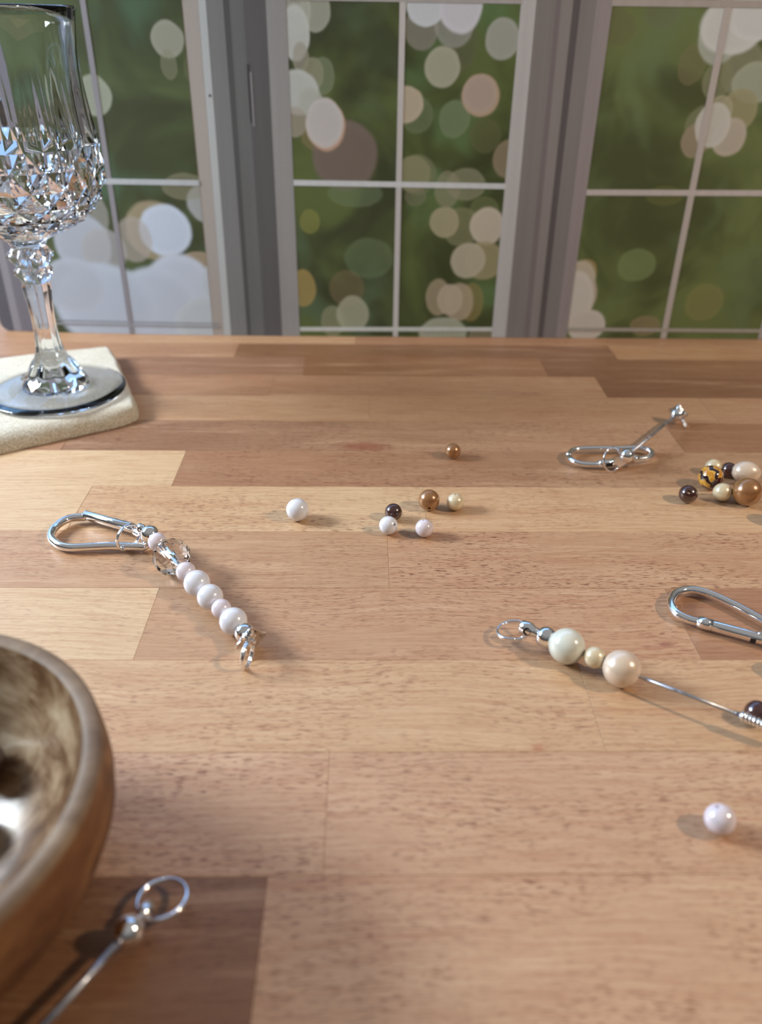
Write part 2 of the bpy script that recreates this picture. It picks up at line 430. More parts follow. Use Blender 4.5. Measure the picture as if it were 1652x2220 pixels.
PK = 1.5
def pc(c): return tuple(min(v * PK * k_, 0.95) for v, k_ in zip(lin(c), (0.94, 1.0, 1.07)))
def weave(a, col, p):
    w = a.noise(a.vm('MULTIPLY', p, (1700, 1, 1700)).outputs[0], 1.0, 1).outputs['Fac']
    return a.mix(a.smooth(w, 0.3, 0.7, 0.0, 0.10), col, (0.02, 0.02, 0.02))
def mat_print(name, c):
    a = NT(name); tcn = a.n('ShaderNodeTexCoord'); p = tcn.outputs['Object']
    st = a.noise(a.vm('MULTIPLY', p, (240, 1, 9)).outputs[0], 1.0, 2).outputs['Fac']
    col = a.mix(a.smooth(st, 0.35, 0.65, 0, 0.22), pc(c), tuple(v * 0.72 for v in pc(c)))
    return a.out(Base__Color=weave(a, col, p), Roughness=0.62, Specular__IOR__Level=0.3)
def mat_bokeh(name, g0, g1, g2, circles):
    """blurred garden print: soft greens with out-of-focus light discs"""
    a = NT(name); tcn = a.n('ShaderNodeTexCoord'); p = tcn.outputs['Object']
    n1 = a.noise(p, 16, 3, 0.55, 0.6).outputs['Fac']; n2 = a.noise(a.vm('ADD', p, (3, 0, 5)).outputs[0], 24, 2, 0.5, 0.4).outputs['Fac']
    col = a.mix(a.smooth(n1, 0.38, 0.66), pc(g0), pc(g1)); col = a.mix(a.smooth(n2, 0.5, 0.72, 0, 0.8), col, pc(g2))
    wob = a.noise(p, 70, 2); 
    q = a.vm('ADD', p, a.vm('SCALE', a.vm('SUBTRACT', wob.outputs['Color'], (0.5, 0.5, 0.5)).outputs[0]).outputs[0]).outputs[0]
    for nd in a.t.nodes:
        if nd.type == 'VECT_MATH' and nd.operation == 'SCALE': nd.inputs['Scale'].default_value = 0.0022
    o0 = Vector((0.02, 0.5265, 0))
    for (px, py, rx, ry, c, al) in circles:
        x, z = on_board(px, py)
        rxx = (on_board(px + rx, py)[0] - on_board(px - rx, py)[0]) / 2
        rzz = abs(on_board(px, py - ry)[1] - on_board(px, py + ry)[1]) / 2
        d = a.vm('MULTIPLY', a.vm('SUBTRACT', q, (x - o0.x, 0, z - o0.z)).outputs[0], (1 / rxx, 0, 1 / rzz))
        L = a.vm('LENGTH', d.outputs[0]).outputs['Value']
        edge = a.smooth(L, 0.90, 1.08, al, 0.0)
        rim = a.smooth(L, 0.70, 1.0, 1.0, 1.10, 'LINEAR')
        cc = a.vm('SCALE', pc(c)); a.set(cc.inputs['Scale'], rim)
        col = a.mix(edge, col, cc.outputs[0])
    col = a.mix(0.0, col, col)
    return a.out(Base__Color=weave(a, col, p), Roughness=0.62, Specular__IOR__Level=0.3)

G0, G1, G2 = (46, 51, 30), (72, 82, 44), (66, 80, 58)
left_c = [(363, 85, 36, 42, (122, 122, 110), .9), (366, 140, 18, 34, (104, 104, 84), .5), (206, 207, 36, 45, (118, 122, 108), .95), (420, 150, 22, 34, (92, 92, 66), .35),
 (450, 350, 20, 50, (130, 134, 134), .8), (455, 440, 50, 46, (130, 132, 132), .9), (400, 405, 50, 30, (112, 108, 88), .5), (335, 500, 64, 64, (132, 120, 98), .75),
 (358, 500, 57, 57, (152, 160, 172), 1), (290, 520, 40, 50, (136, 128, 122), .6), (190, 470, 46, 60, (120, 118, 112), .7), (180, 530, 62, 66, (136, 140, 148), .95), (225, 545, 50, 50, (132, 130, 130), .7),
 (430, 575, 40, 30, (140, 124, 104), .7), (390, 625, 75, 74, (150, 156, 166), 1), (340, 665, 90, 84, (146, 152, 162), 1), (230, 665, 110, 92, (142, 148, 158), 1), (160, 620, 70, 60, (138, 142, 150), .95),
 (480, 620, 44, 52, (146, 152, 158), .95), (460, 700, 80, 56, (146, 152, 156), 1)]
cl_c = [(683, 22, 34, 48, (130, 132, 120), .85), (640, 20, 34, 60, (138, 138, 128), .8), (640, 72, 32, 62, (150, 152, 148), .95), (652, 125, 18, 34, (122, 118, 106), .7),
 (700, 165, 26, 42, (92, 100, 78), .8), (678, 160, 24, 36, (112, 112, 92), .8), (690, 300, 36, 28, (104, 92, 64), .6), (645, 200, 46, 50, (148, 150, 146), .95), (672, 222, 28, 32, (136, 138, 130), .8), (640, 265, 26, 34, (128, 120, 110), .7),
 (748, 338, 71, 76, (92, 80, 74), .92), (707, 272, 42, 56, (152, 124, 104), .9), (704, 267, 41, 54, (150, 146, 144), 1),
 (672, 480, 22, 26, (112, 112, 58), .5), (656, 625, 30, 40, (130, 112, 66), .75), (752, 625, 38, 40, (92, 82, 58), .55), (722, 697, 26, 34, (116, 116, 92), .6), (765, 680, 35, 38, (134, 134, 114), .75),
 (800, 560, 54, 44, (92, 108, 78), .35), (770, 420, 60, 30, (96, 110, 84), .35)]
cr_c = [(915, 60, 38, 50, (104, 102, 92), .85), (1000, 95, 38, 62, (76, 78, 56), .6), (985, 50, 42, 56, (122, 122, 116), .7), (925, 8, 46, 50, (158, 162, 166), 1), (1000, 12, 46, 62, (160, 160, 166), 1),
 (1090, 85, 38, 47, (128, 130, 122), .95), (959, 145, 39, 45, (130, 130, 114), 1), (905, 250, 34, 40, (82, 92, 66), .7), (880, 227, 38, 41, (144, 134, 116), 1), (985, 258, 35, 42, (90, 102, 76), .8), (1042, 208, 41, 47, (140, 122, 104), 1), (1040, 205, 36, 42, (138, 124, 114), 1),
 (1052, 295, 34, 38, (74, 76, 48), .6), (1108, 345, 40, 44, (110, 100, 80), .85), (905, 380, 40, 44, (96, 96, 72), .6), (895, 378, 38, 40, (112, 110, 84), .75), (1010, 400, 42, 36, (112, 112, 90), .65), (900, 425, 24, 22, (104, 100, 80), .4), (970, 410, 28, 40, (120, 114, 94), .5),
 (1050, 452, 32, 26, (92, 98, 66), .5), (1000, 492, 42, 42, (106, 106, 78), .6), (964, 482, 32, 34, (130, 124, 100), .9), (1055, 490, 37, 42, (150, 142, 128), 1), (1050, 565, 42, 42, (126, 118, 90), .8), (1015, 565, 38, 38, (142, 136, 118), .9),
 (950, 645, 28, 40, (124, 114, 92), .85), (1022, 655, 26, 42, (108, 98, 60), .7), (995, 655, 32, 42, (138, 126, 106), .8), (975, 650, 28, 34, (146, 134, 118), .8), (960, 722, 52, 34, (138, 140, 124), .8), (1050, 728, 34, 18, (120, 112, 92), .6)]
rl_c = [(1435, 30, 40, 32, (86, 90, 68), .55), (1340, 60, 40, 42, (84, 82, 54), .55), (1500, 140, 30, 46, (96, 92, 66), .55), (1610, 150, 45, 60, (112, 112, 92), .7), (1555, 175, 32, 44, (106, 108, 84), .7),
 (1560, 80, 46, 62, (134, 138, 128), .95), (1590, 55, 72, 66, (162, 164, 162), 1), (1640, 40, 60, 50, (164, 166, 166), 1), (1636, 180, 50, 46, (130, 134, 118), .9), (1600, 240, 42, 48, (124, 120, 92), .85),
 (1520, 275, 36, 46, (104, 106, 82), .6), (1508, 305, 33, 38, (120, 110, 92), .9), (1560, 240, 28, 34, (134, 130, 108), .8), (1580, 298, 38, 42, (146, 138, 126), .95), (1545, 272, 38, 50, (158, 156, 150), .9),
 (1380, 575, 42, 36, (102, 114, 74), .6), (1527, 655, 42, 40, (110, 108, 66), .55), (1268, 592, 26, 30, (130, 114, 74), .8), (1255, 612, 36, 48, (152, 144, 128), .95), (1262, 640, 32, 46, (146, 134, 120), .9), (1245, 650, 42, 62, (162, 158, 150), 1), (1270, 706, 41, 34, (160, 154, 146), 1),
 (1398, 706, 34, 22, (114, 102, 76), .7), (1440, 425, 40, 22, (92, 94, 52), .4)]
panes = [('left', -0.2250, -0.1012, left_c, G0, (66, 76, 46), (60, 80, 60)), ('cl', -0.0442, 0.0197, cl_c, G0, G1, G2),
         ('cr', 0.0197, 0.0850, cr_c, (44, 50, 24), G1, (74, 98, 62)), ('right', 0.1337, 0.2720, rl_c, (58, 64, 36), (86, 96, 56), (84, 98, 66))]
for nm, x0, x1, cs, a0, a1, a2 in panes:
    mt = mat_bokeh('garden_print_' + nm, a0, a1, a2, cs)
    obj('printed_window_pane', sheet([(x0, 0.0002), (x1, 0.0002), (x1, ZB - .001), (x0, ZB - .001)], 0.0001, 0.0001), mt, BK, smooth=False)
# printed frame posts: (bottom x, top x at z 0.19, colour)
PRN = {}
def strip(poly, c, front, name):
    if c not in PRN: PRN[c] = mat_print('frame_print', c)
    obj(name, sheet(poly, front, 0.0001), PRN[c], BK, smooth=False)
def vband(px0, px1, c, name='printed_window_post', front=0.0002):
    """pixel columns at the foot (y 724..732) and at y 0 of both edges"""
    (b0, t0), (b1, t1) = px0, px1
    def xx(b, t):
        xb = on_board(b, 722)[0]; xt = on_board(t, 2)[0]; return xb, xt + (xt - xb) * (ZB - 0.19) / 0.19
    a0, a1 = xx(b0, t0), xx(b1, t1)
    strip([(a0[0], 0.0003), (a1[0], 0.0003), (a1[1], ZB - .0012), (a0[1], ZB - .0012)], c, front, name)
DK, GR, MG, LG, WH = (64, 64, 64), (98, 98, 98), (84, 84, 84), (120, 118, 117), (146, 148, 148)
# far left post
strip([(XB0 + .0003 + rc - rc * cos(t), .0003 + rc - rc * sin(t)) for t in [radians(a) for a in (0, 22, 45, 68, 88)]] + [ (on_board(28, 700)[0], 0.0006), (on_board(28, 700)[0], ZB - .0012), (XB0 + .0004, ZB - .0012)], (72, 70, 76), 0.0002, 'printed_window_post')
xw = on_board(44, 700)[0]; x0 = on_board(28, 700)[0]
strip([(x0, .0005), (xw, .0005), (xw, ZB - .0012), (x0, ZB - .0012)], (112, 108, 112), 0.0002, 'printed_window_post')
x2 = on_board(118, 715)[0]
strip([(xw, .0005), (x2, .0005), (x2, ZB - .0012), (xw, ZB - .0012)], (92, 88, 94), 0.0002, 'printed_window_post')
# first post between left and middle window
vband((486, 430), (501, 446), WH, 'printed_window_stile', 0.00025)
vband((501, 446), (536, 483), GR); vband((536, 483), (545, 497), DK); vband((545, 497), (573, 527), MG)
vband((573, 527), (612, 576), (74, 72, 73)); vband((612, 576), (650, 620), LG)
# second post between middle and right window
vband((1066, 1130), (1097, 1163), (150, 148, 148), 'printed_window_stile', 0.00025)
vband((1097, 1163), (1136, 1206), (105, 100, 99)); vband((1136, 1206), (1148, 1217), (98, 90, 91)); vband((1148, 1217), (1166, 1243), (112, 106, 104))
vband((1166, 1243), (1178, 1259), (74, 69, 70)); vband((1178, 1259), (1206, 1294), (105, 100, 99)); vband((1206, 1294), (1229, 1329), (122, 114, 114))
# right end of the board, past the frame of the photograph
xr = 0.2720
strip([(xr, .0003), (xr + .012, .0003), (xr + .012, ZB - .0012), (xr, ZB - .0012)], (138, 134, 134), 0.00025, 'printed_window_stile')
strip([(xr + .012, .0003), (XB1 - .001, .0003), (XB1 - .001, ZB - .0012), (xr + .012, ZB - .0012)], (106, 100, 101), 0.0002, 'printed_window_post')
# glazing bars
def vbar(x, w, c): strip([(x - w, .0004), (x + w, .0004), (x + w, ZB - .0014), (x - w, ZB - .0014)], c, 0.0003, 'printed_glazing_bar')
vbar(-0.1552, 0.00155, (112, 108, 112)); vbar(0.0194, 0.0017, (156, 152, 150)); vbar(0.1987, 0.0020, (152, 144, 140)); vbar(0.2640, 0.0015, (142, 136, 134))
def hbar(x0, x1, z0, z1, w, c): strip([(x0, z0 - w), (x1, z1 - w), (x1, z1 + w), (x0, z0 + w)], c, 0.00035, 'printed_glazing_bar')
xa = on_board(214, 393); xb_ = on_board(468, 397)
hbar(-0.2248, -0.1010, xa[1] + .0003, xb_[1], 0.0016, (146, 148, 150)); hbar(-0.2248, -0.1010, 0.1905, 0.1905, .0016, (126, 126, 126))
hbar(-0.2150, -0.0968, 0.0062, 0.0060, 0.0006, (122, 122, 126)); hbar(-0.2150, -0.0968, 0.0085, 0.0083, 0.0003, (122, 122, 126))
hbar(-0.0440, 0.0845, 0.0958, 0.0950, 0.0016, (164, 165, 166)); hbar(-0.0440, 0.0845, 0.1913, 0.1911, .0021, (138, 134, 132)); hbar(-0.0436, 0.0835, 0.0050, 0.0058, 0.0014, (160, 162, 158))
hbar(0.1342, 0.2718, 0.0920, 0.0928, 0.0017, (158, 150, 147)); hbar(0.1342, 0.2718, 0.1905, 0.1907, 0.0018, (140, 132, 126)); hbar(0.1342, 0.2718, 0.0062, 0.0060, 0.0012, (138, 132, 124))
# catch on the first post and screw dot
x, z = on_board(543, 195)
strip([(x - .0012, z - .017), (x, z - .017), (x, z + .013), (x - .0012, z + .013)], (50, 48, 50), 0.0003, 'printed_sash_catch')
strip([(x + .0002, z - .019), (x + .0013, z - .019), (x + .0013, z + .009), (x + .0002, z + .009)], (112, 110, 112), 0.0003, 'printed_sash_catch')
x, z = on_board(455, 207)
bm = bmesh.new(); lathe(bm, [(0, -.0001), (.0007, -.0001), (.0007, .0001), (0, .0001)], (x, board_y(x) - .0003, z), (0, -1, 0), 12)
obj('printed_screw_head', bm, simple('print_black', (40, 38, 40), .6), BK)

# ------------------------------------------------------------------ folded cloth under the glass
NH = 0.0085
A_ = un(245, 746, NH); B_ = un(309, 900, .004); Cc = un(0, 968, .004); D_ = un(0, 772, NH)
dirf = (Cc - B_).normalized(); dirb = (D_ - A_).normalized()
Cf = B_ + dirf * 0.155; Db = A_ + dirb * 0.135
for v in (A_, B_, Cf, Db): v.z = 0
STAIN = un(0, 757, NH) - ((A_ + B_ + Cf + Db) / 4)
M['cloth'] = mat_cloth()
bm = bmesh.new(); NU, NV = 90, 70
def edge_prof(d, w):  # 0 at the rim to 1 on the flat
    t = min(max(d / w, 0), 1); return sqrt(max(0, 1 - (1 - t) ** 2))
gt, gb = [], []
for i in range(NU + 1):
    rt_, rb_ = [], []
    for j in range(NV + 1):
        s = i / NU; t = j / NV
        s = 0.5 - 0.5 * cos(pi * s) * (0.55 + 0.45 * abs(cos(pi * s))) ; t = 0.5 - 0.5 * cos(pi * t) * (0.55 + 0.45 * abs(cos(pi * t)))
        # round the corners of the outline
        p = (Db * (1 - s) + A_ * s) * (1 - t) + (Cf * (1 - s) + B_ * s) * t
        cs_, ct_ = (s - .5) * 2, (t - .5) * 2
        k_ = 1 - 0.055 * (abs(cs_) ** 9) * (abs(ct_) ** 9)
        ctr = (A_ + B_ + Cf + Db) / 4
        p = ctr + (p - ctr) * k_
        ds = min(s, 1 - s) * 0.15; dt0 = t * 0.11; dt1 = (1 - t) * 0.11
        h = NH * min(edge_prof(ds, .004), edge_prof(dt0, .003), edge_prof(dt1, .0095))
        h0 = 0.0
        nzv = noise.noise(Vector((p.x * 60, p.y * 60, 3.1))) * 0.0004 * (h / NH)
        wob = Vector((noise.noise(Vector((p.x * 90, p.y * 90, 0))), noise.noise(Vector((p.x * 90, p.y * 90, 9))), 0)) * 0.0009
        rt_.append(bm.verts.new(Vector((p.x, p.y, max(h + nzv, 0.0002))) + wob))
        rb_.append(bm.verts.new(Vector((p.x, p.y, 0.0001)) + wob))
    gt.append(rt_); gb.append(rb_)
for i in range(NU):
    for j in range(NV):
        bm.faces.new((gt[i][j], gt[i + 1][j], gt[i + 1][j + 1], gt[i][j + 1])); bm.faces.new((gb[i][j], gb[i][j + 1], gb[i + 1][j + 1], gb[i + 1][j]))
for i in range(NU):
    for j in (0, NV): bm.faces.new((gt[i][j], gb[i][j], gb[i + 1][j], gt[i + 1][j]))
for j in range(NV):
    for i in (0, NU): bm.faces.new((gt[i][j], gt[i][j + 1], gb[i][j + 1], gb[i][j]))
ctr = (A_ + B_ + Cf + Db) / 4
o = obj('folded_napkin', bm, M['cloth'], loc=ctr)
tag(o, 'folded cream cotton napkin lying flat under the crystal wine glass', 'napkin')

# ------------------------------------------------------------------ cut crystal wine glass
GX, GY, GZ = -0.1640, 0.4092, NH + 0.0006
wg = thing('wine_glass', 'tall cut crystal wine glass with diamond bowl, standing on cream napkin', 'glass', (GX, GY, GZ))
NS = 96
def gl(zc): return zc - GZ     # world height -> height above the foot
A0 = radians(-94)
def diamond_rows():
    rows = []   # (z, r, kind) kind 0: grooves on even columns, 1: on odd
    return rows
# outer skin, foot to rim, ring by ring (radius, world z)
foot_out = [(0.0, GZ + .0034), (0.008, GZ + .0033), (0.014, GZ + .0028), (0.020, GZ + .0019), (0.027, GZ + .0008), (0.0325, GZ + .0001), (0.0338, GZ), (0.0350, GZ + .0006), (0.0352, GZ + .0013), (0.0346, GZ + .0020), (0.028, GZ + .0029), (0.021, GZ + .0042), (0.0168, GZ + .0058)]
stem_out = [(0.0168, GZ + .0058), (0.0160, .0160), (0.0154, .0178), (0.0136, .0190), (0.0134, .0215), (0.0112, .0250), (0.0090, .0275), (0.0076, .0310), (0.0066, .0360), (0.0060, .0430), (0.0060, .0500), (0.0064, .0570), (0.0071, .0630), (0.0073, .0655), (0.0066, .0670)]
def stem_mod(i, th, r, h):
    z = h + GZ
    if z < 0.016: return r
    k_ = min((z - .016) / .004, 1.0)
    return r * (1 - 0.13 * k_ * (abs(sin(4 * (th - A0))) ** 2.2))
bm = bmesh.new(); rf = lathe(bm, [(r, gl(z)) for r, z in foot_out], (GX, GY, GZ), (0, 0, 1), NS)
obj('foot', bm, M['glass'], wg, normals=False)
bm = bmesh.new(); lathe(bm, [(r, gl(z)) for r, z in stem_out], (GX, GY, GZ), (0, 0, 1), NS, stem_mod)
obj('stem', bm, M['glass'], wg, normals=False)
# knop: two tiers of pointed studs
bm = bmesh.new()
top_mod = [stem_mod(0, 2 * pi * j / NS, 0.0066, gl(.0670)) for j in range(NS)]
def stud(r_low, r_peak, ph):
    def f(i, th, r, h): return r
    return f
knop = [(0.0066, .0670, 0, 0), (0.0068, .0685, .0006, 0), (0.0082, .0725, .0030, 0), (0.0072, .0750, .0004, 0), (0.0080, .0768, .0012, 1), (0.0096, .0805, .0036, 1), (0.0086, .0830, .0010, 1), (0.0080, .0845, 0, 0)]
def knop_mod(i, th, r, h):
    if i == 0: return stem_mod(0, th, r, h)
    amp = knop[i][2]; ph = 0
    x = ((th - A0) * 8 / (2 * pi) + ph) % 1.0; x = abs(x - 0.5) * 2
    return r + amp * (x - 0.35)
lathe(bm, [(r, gl(z)) for r, z, _, _ in knop], (GX, GY, GZ), (0, 0, 1), NS, knop_mod)
obj('knop', bm, M['glass'], wg, smooth=False, normals=False)
# bowl: outer facets, rim, inner wall
bm = bmesh.new(); ND = 16; n2 = 2 * ND
O = Vector((GX, GY, 0))
def ring32(z, rg, rp, par):
    """32 columns, grooves (rg) and diamond tips (rp) alternate"""
    out = []
    for j in range(n2):
        th = A0 + 2 * pi * j / n2
        r = rg if (j + par) % 2 == 0 else rp
        out.append(bm.verts.new(O + Vector((cos(th) * r, sin(th) * r, z))))
    return out
def ring96(z, f, n=NS):
    return [bm.verts.new(O + Vector((cos(2 * pi * j / n + A0) * f(2 * pi * j / n), sin(2 * pi * j / n + A0) * f(2 * pi * j / n), z))) for j in range(n)]
base = []
# neck ring must meet the knop ring: its columns start at angle 0 of the lathe frame
u_, v_, a_ = frame((0, 0, 1))
neck = [bm.verts.new(O + (u_ * cos(2 * pi * j / NS) + v_ * sin(2 * pi * j / NS)) * 0.0080 + Vector((0, 0, .0845))) for j in range(NS)]
nk2 = [bm.verts.new(O + (u_ * cos(2 * pi * j / NS) + v_ * sin(2 * pi * j / NS)) * 0.0092 + Vector((0, 0, .0872))) for j in range(NS)]
nk3 = [bm.verts.new(O + (u_ * cos(2 * pi * j / NS) + v_ * sin(2 * pi * j / NS)) * 0.0140 + Vector((0, 0, .0898))) for j in range(NS)]
for A, B in ((neck, nk2), (nk2, nk3)):
    for j in range(NS): bm.faces.new((A[j], A[(j + 1) % NS], B[(j + 1) % NS], B[j]))
def bridge(A, B):
    """join two closed rings of different counts by angle"""
    def ang(v): return atan2(v.co.y - GY, v.co.x - GX)
    A = sorted(A, key=ang); B = sorted(B, key=ang); i = j = 0; na, nb = len(A), len(B)
    while i < na or j < nb:
        a0 = A[i % na]; b0 = B[j % nb]
        aa = ang(A[(i + 1) % na]) + (2 * pi if i + 1 >= na else 0); bb = ang(B[(j + 1) % nb]) + (2 * pi if j + 1 >= nb else 0)
        if j >= nb or (i < na and aa < bb): bm.faces.new((a0, A[(i + 1) % na], b0)); i += 1
        else: bm.faces.new((a0, B[(j + 1) % nb], b0)); j += 1
rows = [(.0925, .0195, .0212, 1), (.0958, .0258, .0284, 0), (.1002, .0310, .0342, 1), (.1060, .0352, .0386, 0), (.1135, .0378, .0412, 1), (.1220, .0386, .0417, 0), (.1302, .0384, .0404, 1)]
R32 = [ring32(*r) for r in rows]
# small facets: mid columns between the sharp rows
bridge(nk3, R32[0])
for k_, (A, B) in enumerate(zip(R32, R32[1:])):
    par = rows[k_][3]
    for j in range(n2):
        a0, a1, b0, b1 = A[j], A[(j + 1) % n2], B[j], B[(j + 1) % n2]
        if (j + par) % 2 == 0: bm.faces.new((a0, a1, b1)); bm.faces.new((a0, b1, b0))
        else: bm.faces.new((a0, a1, b0)); bm.faces.new((a1, b1, b0))
for f in bm.faces: f.smooth = False
flat_faces = len(bm.faces)
# flutes above the diamonds, fading towards the rim
def flute(r, amp):
    # sharp ridges above the diamond tips, scooped between them
    return lambda th: r + amp * (1 - 2 * abs(sin(ND * th / 2)) ** 0.9)
up_rows = [(.1345, .0386, .0009), (.1400, .0378, .0009), (.1460, .0371, .0008), (.1530, .0366, .0006), (.1600, .0364, .0004), (.1670, .0367, .0002), (.1740, .0373, 0), (.1790, .0380, 0), (.1835, .0388, 0)]
UR = [ring96(z, flute(r, amp)) for z, r, amp in up_rows]
bridge(R32[-1], UR[0])
for A, B in zip(UR, UR[1:]):
    for j in range(NS): bm.faces.new((A[j], A[(j + 1) % NS], B[(j + 1) % NS], B[j]))
inner = [(.0388 - .0005, .1842), (.0388 - .0012, .1836), (.0361, .1780), (.0352, .1700), (.0346, .1600), (.0346, .1520), (.0350, .1440), (.0354, .1360), (.0358, .1280), (.0357, .1200), (.0350, .1120), (.0330, .1060), (.0290, .1010), (.0230, .0975), (.0150, .0955), (.0070, .0948)]
prev = UR[-1]
for r, z in inner:
    cur = ring96(z, lambda th, r=r: r)
    for j in range(NS): bm.faces.new((prev[j], prev[(j + 1) % NS], cur[(j + 1) % NS], cur[j]))
    prev = cur
cv = bm.verts.new(O + Vector((0, 0, .0946)))
for j in range(NS): bm.faces.new((prev[j], prev[(j + 1) % NS], cv))
ob = obj('bowl', bm, M['glass'], wg, normals=False)
for p in ob.data.polygons:
    p.use_smooth = p.index < 2 * NS or p.index >= flat_faces

# ------------------------------------------------------------------ wooden bowl, lower left
BX, BY = -0.1110, 0.1190
wbowl = thing('wooden_bowl', 'small round glossy wooden bowl with thick rim, at the left edge', 'bowl', (BX, BY, 0))
M['bowl_in'] = mat_bowl('mottled_olive_wood', [(62, 42, 28), (108, 80, 56), (156, 132, 104), (188, 168, 140)], 0.62, 0.30, 1.0, 0.16)
M['bowl_rim'] = mat_bowl('grey_brown_rim_wood', [(104, 84, 68), (128, 108, 88), (146, 126, 104)], 0.6, 0.55, 1.0, 0.0)
M['bowl_out'] = mat_bowl('striped_acacia_wood', [(66, 40, 26), (110, 74, 48), (142, 104, 68)], 0.6, 0.5, 1.6, 0.0)
bm = bmesh.new()
lathe(bm, [(0, .0002), (.026, .0002), (.030, .0010), (.0385, .0050), (.0465, .0110), (.0515, .0175), (.0540, .0240), (.0546, .0290), (.0543, .0340), (.0537, .0385)], (BX, BY, 0), n=96)
obj('outer_wall', bm, M['bowl_out'], wbowl)
bm = bmesh.new()
lathe(bm, [(.0537, .0385), (.0535, .0396), (.0529, .0402), (.0512, .0403), (.0500, .0401), (.0493, .0396)], (BX, BY, 0), n=96)
obj('rim', bm, M['bowl_rim'], wbowl)
bm = bmesh.new()
lathe(bm, [(.0493, .0396), (.0490, .0388), (.0484, .0372), (.0474, .0340), (.0455, .0290), (.0420, .0230), (.0365, .0170), (.0290, .0122), (.0200, .0090), (.0100, .0077), (0, .0073)], (BX, BY, 0), n=96)
obj('inner_wall', bm, M['bowl_in'], wbowl)

# ------------------------------------------------------------------ loose beads
def bead_bm(p, r, axis=(0, 0, 1), rz=1.0, hole=0.16, n=40, seg=20):
    """drilled ball: r across, r*rz along its hole"""
    bm = bmesh.new(); hr = r * hole; ph0 = math.asin(hole); prof = [(hr * .92, 0)]
    prof = []
    for i in range(seg + 1):
        ph = ph0 + (pi - 2 * ph0) * i / seg
        prof.append((r * sin(ph), r * rz * cos(ph)))
    prof.append((hr * 0.85, -r * rz * cos(ph0) * 0.93)); prof.append((hr * 0.85, r * rz * cos(ph0) * 0.93)); prof.append(prof[0])
    lathe(bm, prof, p, axis, n)
    return bm
to_cam = lambda p: (CAM - Vector(p)).normalized()
G_A, G_B, G_C = 'loose beads scattered in the middle', 'small heap of beads by the right edge', None
def axis_for(p, dx, dy):
    """hole axis that opens dx, dy ball radii off the ball centre as seen"""
    v = to_cam(p); d = RT * dx - UP * dy
    k_ = sqrt(max(0.0, 1 - dx * dx - dy * dy)); return (v * k_ + d).normalized()
def loose(name, px, py, dpx, mat, label, ax, group, rz=1.0, z=None, hole=0.16):
    p, r = resting(px, py, dpx)
    if z is not None: p = un(px, py, z)
    a_ = axis_for(p, *ax)
    if rz != 1.0:
        # oval bead lies on its side
        a_ = Vector((a_.x, a_.y, 0)).normalized()
    bm = bead_bm((0, 0, 0), r, (0, 0, 1), rz, hole)
    o = obj(name, bm, M[mat]); o.location = p
    o.rotation_euler = Vector(a_).to_track_quat('Z', 'Y').to_euler()
    tag(o, label, 'bead', group); return o
loose('pearl_bead', 645, 1105, 50, 'pearl_white', 'large white pearl bead lying alone, leftmost loose bead near middle', (-.2, -.93), G_A)
loose('pearl_bead', 853, 1110, 38, 'brown', 'dark chocolate brown bead touching a white pearl in the middle', (.2, -.9), G_A)
loose('pearl_bead', 842, 1139, 41, 'pearl_white', 'white pearl in front of the middle dark brown bead, hole facing right', (.66, -.08), G_A)
loose('pearl_bead', 930, 1084, 46.5, 'bronze', 'larger bronze pearl bead beside a small cream pearl in the middle', (.02, .8), G_A)
loose('pearl_bead', 987, 1088, 38, 'pearl_cream', 'cream gold pearl bead right of the larger bronze bead in the middle', (0, -.85), G_A)
loose('pearl_bead', 920, 1145, 40, 'pearl_pink', 'blush white pearl bead in front of the bronze bead, nothing touching it', (-.1, -.9), G_A)
loose('pearl_bead', 982, 978, 34, 'bronze', 'small bronze pearl bead lying alone farthest back on the wood', (0, -.88), G_A)
loose('pearl_bead', 1492, 1071, 40, 'brown', 'dark brown bead with its hole facing up, just left of the bead heap', (.1, -.18), G_B, hole=.2)
loose('pearl_bead', 1547, 1013, 36, 'pearl_cream', 'pale cream pearl half hidden behind the painted bead', (0, -.9), G_B)
loose('pearl_bead', 1580, 1019, 34, 'brown', 'dark brown bead at the back of the bead heap', (.1, -.9), G_B)
loose('pearl_bead', 1566, 1067, 40, 'pearl_cream', 'cream pearl at the front of the heap, below the painted bead', (.9, .2), G_B)
loose('pearl_bead', 1620, 1066, 62, 'bronze', 'largest bronze pearl bead at the front right of the heap', (.96, 0), G_B)
loose('pearl_bead', 1618, 1024, 49, 'pearl_champagne', 'big oval champagne pearl behind the largest bronze bead', (.95, 0), G_B, rz=1.22)
loose('pearl_bead', 1561, 1776, 67, 'pearl_pink', 'blush pearl bead lying alone at the lower right', (-.2, -.92), None)
loose('pearl_bead', 1641, 1545, 54, 'brown', 'dark brown bead at right edge behind the coiled silver rod end', (.3, -.9), None)
loose('pearl_bead', 1690, 1113, 50, 'bronze', 'bronze bead past the right edge whose shadow falls below the heap', (.3, -.9), None)
loose('pearl_bead', 1712, 1440, 58, 'pearl_cream', 'cream pearl past the right edge whose shadow falls under the clip', (.3, -.9), None)
# painted barrel bead
p, r = resting(1541, 1035, 53)
bm = bead_bm((0, 0, 0), r, (0, 0, 1), 1.0, 0.26)
o = obj('painted_bead', bm, M['painted']); o.location = p
o.rotation_euler = axis_for(p, .52, .55).to_track_quat('Z', 'Y').to_euler()
tag(o, 'round glass bead painted with gold and dark maroon zigzags', 'bead', G_B)
